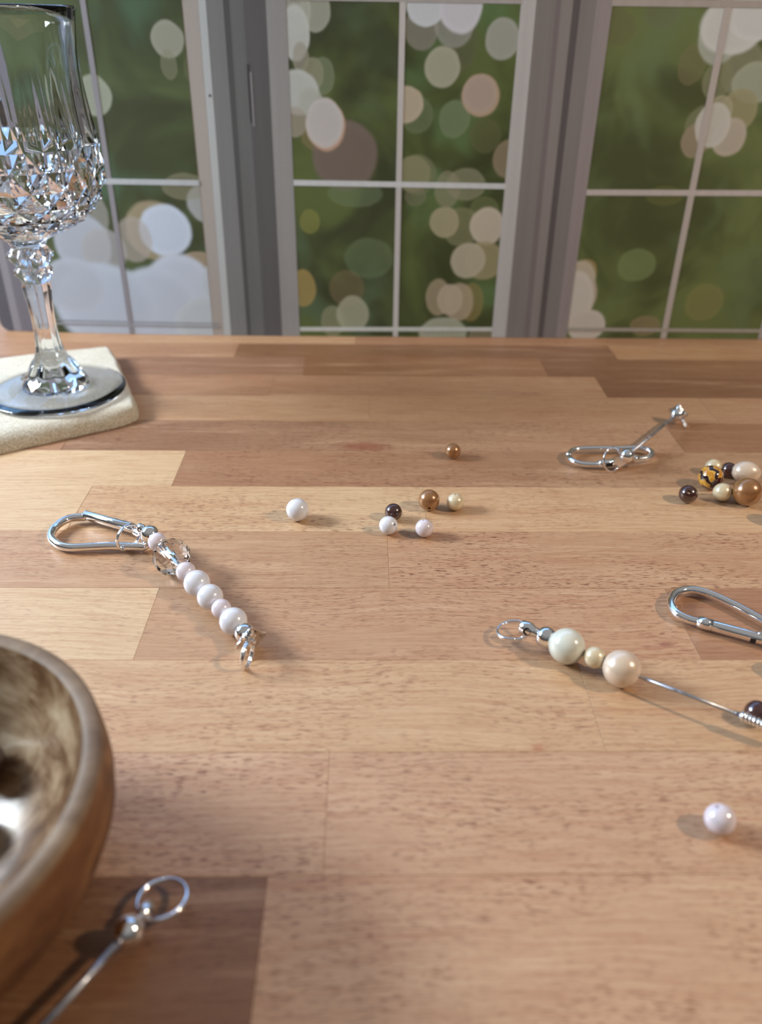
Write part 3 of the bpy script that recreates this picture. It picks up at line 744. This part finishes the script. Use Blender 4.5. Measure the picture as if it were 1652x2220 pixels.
# beads lying in the bowl
BPROF = [(0, .0073), (.0100, .0077), (.0200, .0090), (.0290, .0122), (.0365, .0170), (.0420, .0230)]
def bowl_rest(px, py, r):
    """ball of radius r seen at a pixel, lying on the hollow of the bowl"""
    z = .015
    for i in range(40):
        p = un(px, py, z); best = 0
        rho = hypot(p.x - BX, p.y - BY)
        for (r0, z0), (r1, z1) in zip(BPROF, BPROF[1:]):
            for k_ in range(8):
                q = r0 + (r1 - r0) * k_ / 8; zz = z0 + (z1 - z0) * k_ / 8
                if abs(q - rho) < r: best = max(best, zz + sqrt(r * r - (q - rho) ** 2))
        z = best
    return un(px, py, z)
for (px, py, r, m_, lb) in ((-34, 1650, .0050, 'brown', 'dark red brown bead lying inside the wooden bowl, its edge just in view'),
                            (-75, 1790, .0050, 'bronze', 'bronze bead inside the wooden bowl, just beyond the left edge')):
    bm = bead_bm((0, 0, 0), r, (0, 0, 1)); o = obj('pearl_bead', bm, M[m_]); o.location = bowl_rest(px, py, r); tag(o, lb, 'bead')

# ------------------------------------------------------------------ hardware builders
def ball(p, r, axis=(0, 0, 1)):
    bm = bmesh.new(); lathe(bm, [(r * sin(pi * i / 24), -r * cos(pi * i / 24)) for i in range(25)], p, axis, 40); return bm
def split_ring(name, ctr, R, normal, parent, wire=0.00045, turns=2.0, mat='chrome', label=None):
    u, v, a = frame(normal); P = []
    N = int(72 * turns)
    for i in range(N + 1):
        t = i / N; th = 2 * pi * turns * t
        P.append(Vector(ctr) + (u * cos(th) + v * sin(th)) * R + a * (t - .5) * wire * 2.1 * (turns - 1 if turns > 1 else 0))
    bm = bmesh.new(); tube(bm, P, wire, seg=10)
    return obj(name, bm, M[mat], parent, label=label)
def ring_axis(p, dx, dy, ratio):
    """axis of a ring whose outline looks `ratio` as wide as long, short side along dx, dy"""
    d = (RT * dx - UP * dy).normalized()
    v = to_cam(p); d = (d - v * d.dot(v)).normalized()
    return v * ratio + d * sqrt(1 - ratio * ratio)
def connector(p0, p1, r, hole_dir, parent):
    """short barrel with a cross hole for the ring"""
    p0, p1 = Vector(p0), Vector(p1); a = (p1 - p0).normalized(); L = (p1 - p0).length
    bm = bmesh.new(); lathe(bm, [(0, 0), (r * .75, 0), (r, r * .25), (r, L * .62), (r * .72, L * .78), (r * .72, L), (0, L)], p0, a, 32)
    o = obj('end_barrel', bm, M['chrome'], parent)
    hd = Vector(hole_dir).normalized(); q = p0 + a * (r * 1.15)
    bm = bmesh.new(); lathe(bm, [(0, 0), (r * .55, 0), (r * .55, r * 1.02), (r * .48, r * 1.03), (0, r * .9)], q, hd, 20)
    obj('ring_hole', bm, M['dark'], o)
    return o
def star_cap(p, axis, r, parent):
    """flared four point bead cap opening along axis"""
    bm = bmesh.new()
    def md(i, th, rr, h): return rr * (1 + (0.34 * max(0, cos(4 * th)) if i in (2, 3) else 0))
    lathe(bm, [(r * .25, 0), (r * .62, r * .10), (r * .86, r * .50), (r * .84, r * .54), (r * .56, r * .16), (r * .25, r * .06), (r * .25, 0)], p, axis, 48, md)
    return obj('bead_cap', bm, M['chrome'], parent)
def bar(p0, p1, r, parent, mat='steel'):
    bm = bmesh.new(); tube(bm, [p0, p1], r, seg=20); return obj('beading_rod', bm, M[mat], parent)
def on_line(P0, P1, px, py):
    """point of the line seen nearest to a pixel"""
    best = None
    for i in range(-400, 1401):
        t = i / 1000; q = P0.lerp(P1, t); w = q - CAM; z = w.dot(FW)
        x = CX + F * w.dot(RT) / z; y = CY - F * w.dot(UP) / z; d = (x - px) ** 2 + (y - py) ** 2
        if best is None or d < best[0]: best = (d, q)
    return best[1]
def path_px(pts, z, n=8, closed=False):
    P = []
    for q in pts:
        zz = q[2] if len(q) > 2 else z
        P.append(un(q[0], q[1], zz))
    return spline(P, n, closed)
def sized(p, dpx): return dpx / 2 * depth(p) / F

# ---- keychain A: white pearls and a faceted crystal, snap hook at the far end (left)
P0 = un(372, 1207, .0074); P1 = un(506, 1347, .0050)
LA = (P0 + P1) / 2; LA.z = 0
ka = thing('beaded_keychain', 'white pearl keychain with clear faceted bead and silver snap hook, on the left', 'keychain', LA)
AX = (P1 - P0).normalized()
def chain_bead(root, q, r, mat, name, label=None, axis=None, **k_):
    return obj(name, bead_bm(q, r, axis, hole=.14, **k_), M[mat], root, label=label)
seq = [(343, 1174, 42, 'pearl_pink', 'blush pearl'), (404, 1238, 44, 'pearl_pink', 'blush pearl'), (429, 1263, 60, 'pearl_white', 'large white pearl'), (456, 1294, 61, 'pearl_white', 'large white pearl'), (481, 1319, 47, 'pearl_pink', 'blush pearl'), (506, 1347, 63, 'pearl_white', 'large white pearl')]
pts = []
for (px, py, d, m_, lb) in seq:
    q = on_line(P0, P1, px, py); r = sized(q, d); pts.append([q, r, m_, lb])
# let neighbours touch, not overlap
for i in range(2, len(pts)):
    dmin = pts[i - 1][1] + pts[i][1]; dd = (pts[i][0] - pts[i - 1][0]).length
    k_ = dd / dmin
    if k_ < 1: pts[i][1] *= k_ ** .5; pts[i - 1][1] *= k_ ** .5
for q, r, m_, lb in pts: chain_bead(ka, q, min(r, q.z + .0001) if q.z < r else r, m_, 'pearl', lb, AX)
# faceted bead
cq = on_line(P0, P1, 373, 1206); RC = .0071
bm = bmesh.new(); u, v, a = frame(AX); rings = []
for (h, r, ph) in ((-.0064, .0030, 0), (-.0052, .0050, .5), (-.0016, RC, 0), (.0018, RC, .5), (.0052, .0050, 0), (.0064, .0030, .5)):
    rings.append([bm.verts.new(cq + a * h + (u * cos(2 * pi * (j + ph) / 10) + v * sin(2 * pi * (j + ph) / 10)) * r) for j in range(10)])
for k_, (A, B) in enumerate(zip(rings, rings[1:])):
    for j in range(10):
        if k_ % 2 == 0: bm.faces.new((A[j], A[(j + 1) % 10], B[j])); bm.faces.new((A[(j + 1) % 10], B[(j + 1) % 10], B[j]))
        else: bm.faces.new((A[j], B[(j + 1) % 10], B[j])); bm.faces.new((A[j], A[(j + 1) % 10], B[(j + 1) % 10]))
hin = [[bm.verts.new(cq + a * h + (u * cos(2 * pi * j / 10) + v * sin(2 * pi * j / 10)) * .0011) for j in range(10)] for h in (-.0064, .0064)]
for A, B in ((rings[0], hin[0]), (hin[1], rings[-1]), (hin[0], hin[1])):
    for j in range(10): bm.faces.new((A[j], A[(j + 1) % 10], B[(j + 1) % 10], B[j]))
obj('faceted_bead', bm, M['acrylic'], ka, smooth=False, label='clear faceted bead')
E0 = on_line(P0, P1, 323, 1156); E1 = on_line(P0, P1, 533, 1370)
bar(E0, E1, .0009, ka, 'chrome')
rb = .0036
E0.z = .0082
obj('end_ball', ball(E0, .0037, AX), M['chrome'], ka)
bm = bmesh.new(); s0 = E0 + AX * .0030; lathe(bm, [(0, 0), (.0022, 0), (.0026, .0006), (.0022, .0012), (0, .0012)], s0, AX, 28); obj('spacer', bm, M['chrome'], ka)
C0 = un(301, 1141, .0088)
connector(C0, E0 - (E0 - C0).normalized() * .003, .0017, (-.3, -1, .3), ka)
obj('end_ball', ball(E1, .0034, AX), M['chrome'], ka)
star_cap(E1 + AX * .0014, AX + Vector((0, 0, -.1)), .0052, ka)
C1 = un(548, 1390, .0048)
connector(un(547, 1398, .0040), E1 + AX * .002, .0016, (-.6, -.7, .2), ka)
rc1 = un(536, 1420, .0040)
split_ring('end_ring', rc1, .0044, ring_axis(rc1, 1, .2, .28), ka, .00050, 2.0)
# ring around the snap hook
rcl = un(278, 1165, .0060)
split_ring('split_ring', rcl, .0053, ring_axis(rcl, .9, .45, .68), ka, .00045, 2.0)
# snap hook (carabiner)
hk = [(293, 1147), (311, 1157), (319, 1168), (312, 1176), (296, 1177), (240, 1175.5), (190, 1177.5), (150, 1178.5), (124, 1172), (109, 1156), (119, 1136), (148, 1119), (184, 1115.5)]
bm = bmesh.new(); P = path_px(hk, .0042, 8)
for i, q in enumerate(P): q.z = .0024 + .0012 * min(1, max(0, (i - 60) / 60)) if i > 20 else .0030
tube(bm, P, .00168, seg=18); h1 = obj('snap_hook', bm, M['chrome'], ka, label='chrome snap hook')
G0_, G1_ = un(184, 1116, .0036), un(292, 1146, .0036)
bm = bmesh.new(); d_ = (G1_ - G0_).normalized(); L_ = (G1_ - G0_).length
lathe(bm, [(0, 0), (.0017, 0), (.0021, .0005), (.0021, L_ - .001), (.0017, L_), (0, L_)], G0_, d_, 28); gt_ = obj('gate', bm, M['chrome'], h1)
bm = bmesh.new(); nrm = Vector((d_.y, -d_.x, 0)).normalized(); q = G0_ + d_ * L_ * .80 + nrm * .0013 - Vector((0, 0, .0004))
def slotbox(q, d_, nrm, l, w, t):
    bm = bmesh.new(); up_ = d_.cross(nrm).normalized(); vs = []
    for a in (-l, l):
        for b in (-w, w):
            for c in (-t, t): vs.append(bm.verts.new(q + d_ * a + up_ * b + nrm * c))
    for f in ((0, 1, 3, 2), (4, 6, 7, 5), (0, 4, 5, 1), (2, 3, 7, 6), (0, 2, 6, 4), (1, 5, 7, 3)): bm.faces.new([vs[i] for i in f])
    return bm
bm.free(); obj('gate_slot', slotbox(q, d_, nrm, .0009, .0008, .0007), M['dark'], gt_, smooth=False)
obj('rivet', ball(G0_ + d_ * L_ * .93 + Vector((0, 0, .0016)), .0008), M['chrome'], gt_)

# ---- keychain B: ring, ball, three pearls and a bare rod (right)
Q0 = un(1229, 1401, .0060); Q1 = un(1348, 1450, .0060)
AB = (Q1 - Q0).normalized()
LB = (Q0 + Q1) / 2; LB.z = 0
kb = thing('beadable_rod_keychain', 'silver keychain rod with three pearls beside a bare rod, right of centre', 'keychain', LB)
for (px, py, d, m_, lb) in ((1229, 1401, 79, 'pearl_ivory', 'large ivory white pearl'), (1288, 1428, 48, 'pearl_cream', 'small cream pearl'), (1348, 1450, 82, 'pearl_champagne', 'large champagne pearl')):
    q = on_line(Q0, Q1, px, py); chain_bead(kb, q, min(sized(q, d), .0060), m_, 'pearl', lb, AB)
T0 = un(1384, 1466, .0062); T1 = un(1606, 1551, .0066); T2 = un(1700, 1592, .0056)
bar(T0 - (T1 - T0).normalized() * .004, T1, .00058, kb)
bm = bmesh.new(); P = []; dT = (T2 - T1).normalized(); u, v, a = frame(dT); LT_ = (T2 - T1).length
nt_ = int(LT_ / .00105) * 16
for i in range(nt_ + 1):
    th = 2 * pi * i / 16; P.append(T1 + dT * LT_ * i / nt_ + (u * cos(th) + v * sin(th)) * .0011)
tube(bm, P, .00046, seg=8); obj('threaded_end', bm, M['chrome'], kb, label='silver coiled screw thread')
bm = bmesh.new(); tube(bm, [T1 - dT * .0004, T2], .0009, seg=16); obj('thread_core', bm, M['steel'], kb)
bq = on_line(Q0, Q1, 1172, 1378); bq.z = .0062
obj('end_ball', ball(bq, .0036, AB), M['chrome'], kb)
bm = bmesh.new(); lathe(bm, [(0, 0), (.0020, 0), (.0028, .0005), (.0028, .0012), (.0020, .0018), (0, .0018)], bq + AB * .0022, AB, 28); obj('spacer', bm, M['chrome'], kb)
cB = un(1129, 1356, .0064)
connector(cB, bq - (bq - cB).normalized() * .0030, .0024, (-.35, -.9, .25), kb)
split_ring('split_ring', un(1112, 1367, .0040), .0052, ring_axis(un(1112, 1367, .004), -.12, -1, .6), kb, .00045, 2.0)

# ---- snap hook C, cut by the right edge
LC = un(1570, 1330); LC.z = 0
kc = thing('snap_hook_keychain', 'silver snap hook running out of frame at the right edge', 'snap hook', LC)
hk = [(1518, 1348), (1499, 1345), (1473, 1334), (1458, 1318), (1456, 1301), (1466, 1286), (1488, 1279), (1515, 1281), (1551, 1293), (1600, 1316), (1650, 1343), (1700, 1370), (1735, 1392), (1748, 1405), (1738, 1412), (1715, 1404)]
bm = bmesh.new(); P = path_px(hk, .0026, 8); tube(bm, P, .0016, seg=18); h1 = obj('hook_body', bm, M['chrome'], kc)
G0_, G1_ = un(1511, 1347, .0028), un(1716, 1403, .0028)
bm = bmesh.new(); d_ = (G1_ - G0_).normalized(); L_ = (G1_ - G0_).length
lathe(bm, [(0, 0), (.0016, 0), (.0020, .0004), (.0020, L_ - .001), (.0016, L_), (0, L_)], G0_, d_, 28); gt_ = obj('gate', bm, M['chrome'], kc)
nrm = Vector((d_.y, -d_.x, 0)).normalized(); q = un(1633, 1385, .0024)
obj('gate_slot', slotbox(G0_ + d_ * (q - G0_).dot(d_) + nrm * .0014 - Vector((0, 0, .0003)), d_, nrm, .0009, .0009, .0007), M['dark'], gt_, smooth=False)
obj('rivet', ball(G0_ + d_ * ((un(1648, 1372, .004) - G0_).dot(d_)) + Vector((0, 0, .0017)), .0009), M['chrome'], gt_)
bm = bmesh.new(); lathe(bm, [(.0016, 0), (.00215, 0), (.00215, .005), (.0016, .005), (.0016, 0)], G0_ + d_ * .0002, d_, 28); obj('nose_collar', bm, M['chrome'], gt_)

# ---- keychain D: far right, oval clip, bare rod standing up from a ball
LD = un(1330, 995); LD.z = 0
kd = thing('oval_clip_keychain', 'small silver oval clip keychain with bare rod at the back right', 'keychain', LD)
hk = [(1232, 988), (1241, 977), (1260, 973), (1303, 972), (1345, 972), (1378, 971), (1402, 974), (1414, 982), (1408, 991), (1390, 995), (1366, 999)]
bm = bmesh.new(); P = path_px(hk, .0030, 8); tube(bm, P, .00135, seg=16); h1 = obj('oval_clip', bm, M['chrome'], kd)
hk = [(1232, 988), (1240, 998), (1262, 1006), (1296, 1007), (1306, 1006)]
P2 = path_px(hk, .0026, 8); bm = bmesh.new(); tube(bm, P2, .00135, seg=16); obj('clip_nose', bm, M['chrome'], h1)
G0_, G1_ = un(1298, 1006, .0030), un(1370, 998, .0032)
bm = bmesh.new(); d_ = (G1_ - G0_).normalized(); L_ = (G1_ - G0_).length
lathe(bm, [(0, 0), (.0016, 0), (.0018, .0005), (.0018, L_), (0, L_)], G0_, d_, 24); gt_ = obj('gate', bm, M['chrome'], h1)
nrm = Vector((d_.y, -d_.x, 0)).normalized()
obj('gate_slot', slotbox(G0_ + d_ * .0045 + nrm * .0012, d_, nrm, .0016, .0009, .0008), M['dark'], gt_, smooth=False)
split_ring('split_ring', un(1327, 996, .0060), .0056, ring_axis(un(1327, 996, .006), 1, .1, .66), kd, .00042, 1.0)
# heart tag
hc = un(1345, 1002, .0052); nv = (to_cam(hc) + Vector((0, 0, -.25))).normalized(); u, v, a = frame(nv)
bm = bmesh.new(); ring = []
for side in (0.0002, -0.0002):
    vs = []
    for i in range(40):
        t = 2 * pi * i / 40
        hx = 16 * sin(t) ** 3; hy = 13 * cos(t) - 5 * cos(2 * t) - 2 * cos(3 * t) - cos(4 * t)
        vs.append(bm.verts.new(hc + u * hx * .00018 + v * hy * .00018 + a * side))
    ring.append(vs); bm.faces.new(vs)
for i in range(40): bm.faces.new((ring[0][i], ring[0][(i + 1) % 40], ring[1][(i + 1) % 40], ring[1][i]))
obj('heart_tag', bm, M['chrome'], kd, smooth=False, label='small flat silver heart')
b0 = un(1359, 988, .0078); b1 = un(1467, 899, .0052)
obj('end_ball', ball(b0, .0034), M['chrome'], kd)
bm = bmesh.new(); lathe(bm, [(0, 0), (.0018, .0002), (.0020, .0012), (.0014, .003), (0, .0032)], un(1372, 997, .0045), (.9, .3, .25), 24); obj('swivel_post', bm, M['chrome'], kd)
bar(b0, b1, .00075, kd)
axd = (b1 - b0).normalized()
obj('end_ball', ball(b1, .0036), M['chrome'], kd)
star_cap(b1 + axd * -.0004, axd + Vector((0, 0, .25)), .0046, kd)
connector(un(1481, 910, .0032), b1, .0014, (.3, -.9, .2), kd)
split_ring('end_ring', un(1484, 918, .0030), .0026, (.7, .2, .6), kd, .00040, 1.0)

# ---- rod E: lower left, ring + ball + bare rod, out of focus
LE = un(281, 2019); LE.z = 0
ke = thing('bare_rod_keychain', 'bare silver keychain rod with ball and ring at lower left, beside wooden bowl', 'keychain', LE)
e0 = un(280, 2018, .0062); e1 = un(80, 2240, .0085)
obj('end_ball', ball(e0, .0034), M['chrome'], ke)
bar(e0, e1, .00085, ke)
e2 = un(326, 1962, .0052)
connector(e2, e0 - (e0 - e2).normalized() * .0028, .0016, (.8, -.5, .3), ke)
split_ring('split_ring', un(352, 1949, .0044), .0057, ring_axis(un(352, 1949, .0044), -.25, -1, .70), ke, .00045, 1.9)
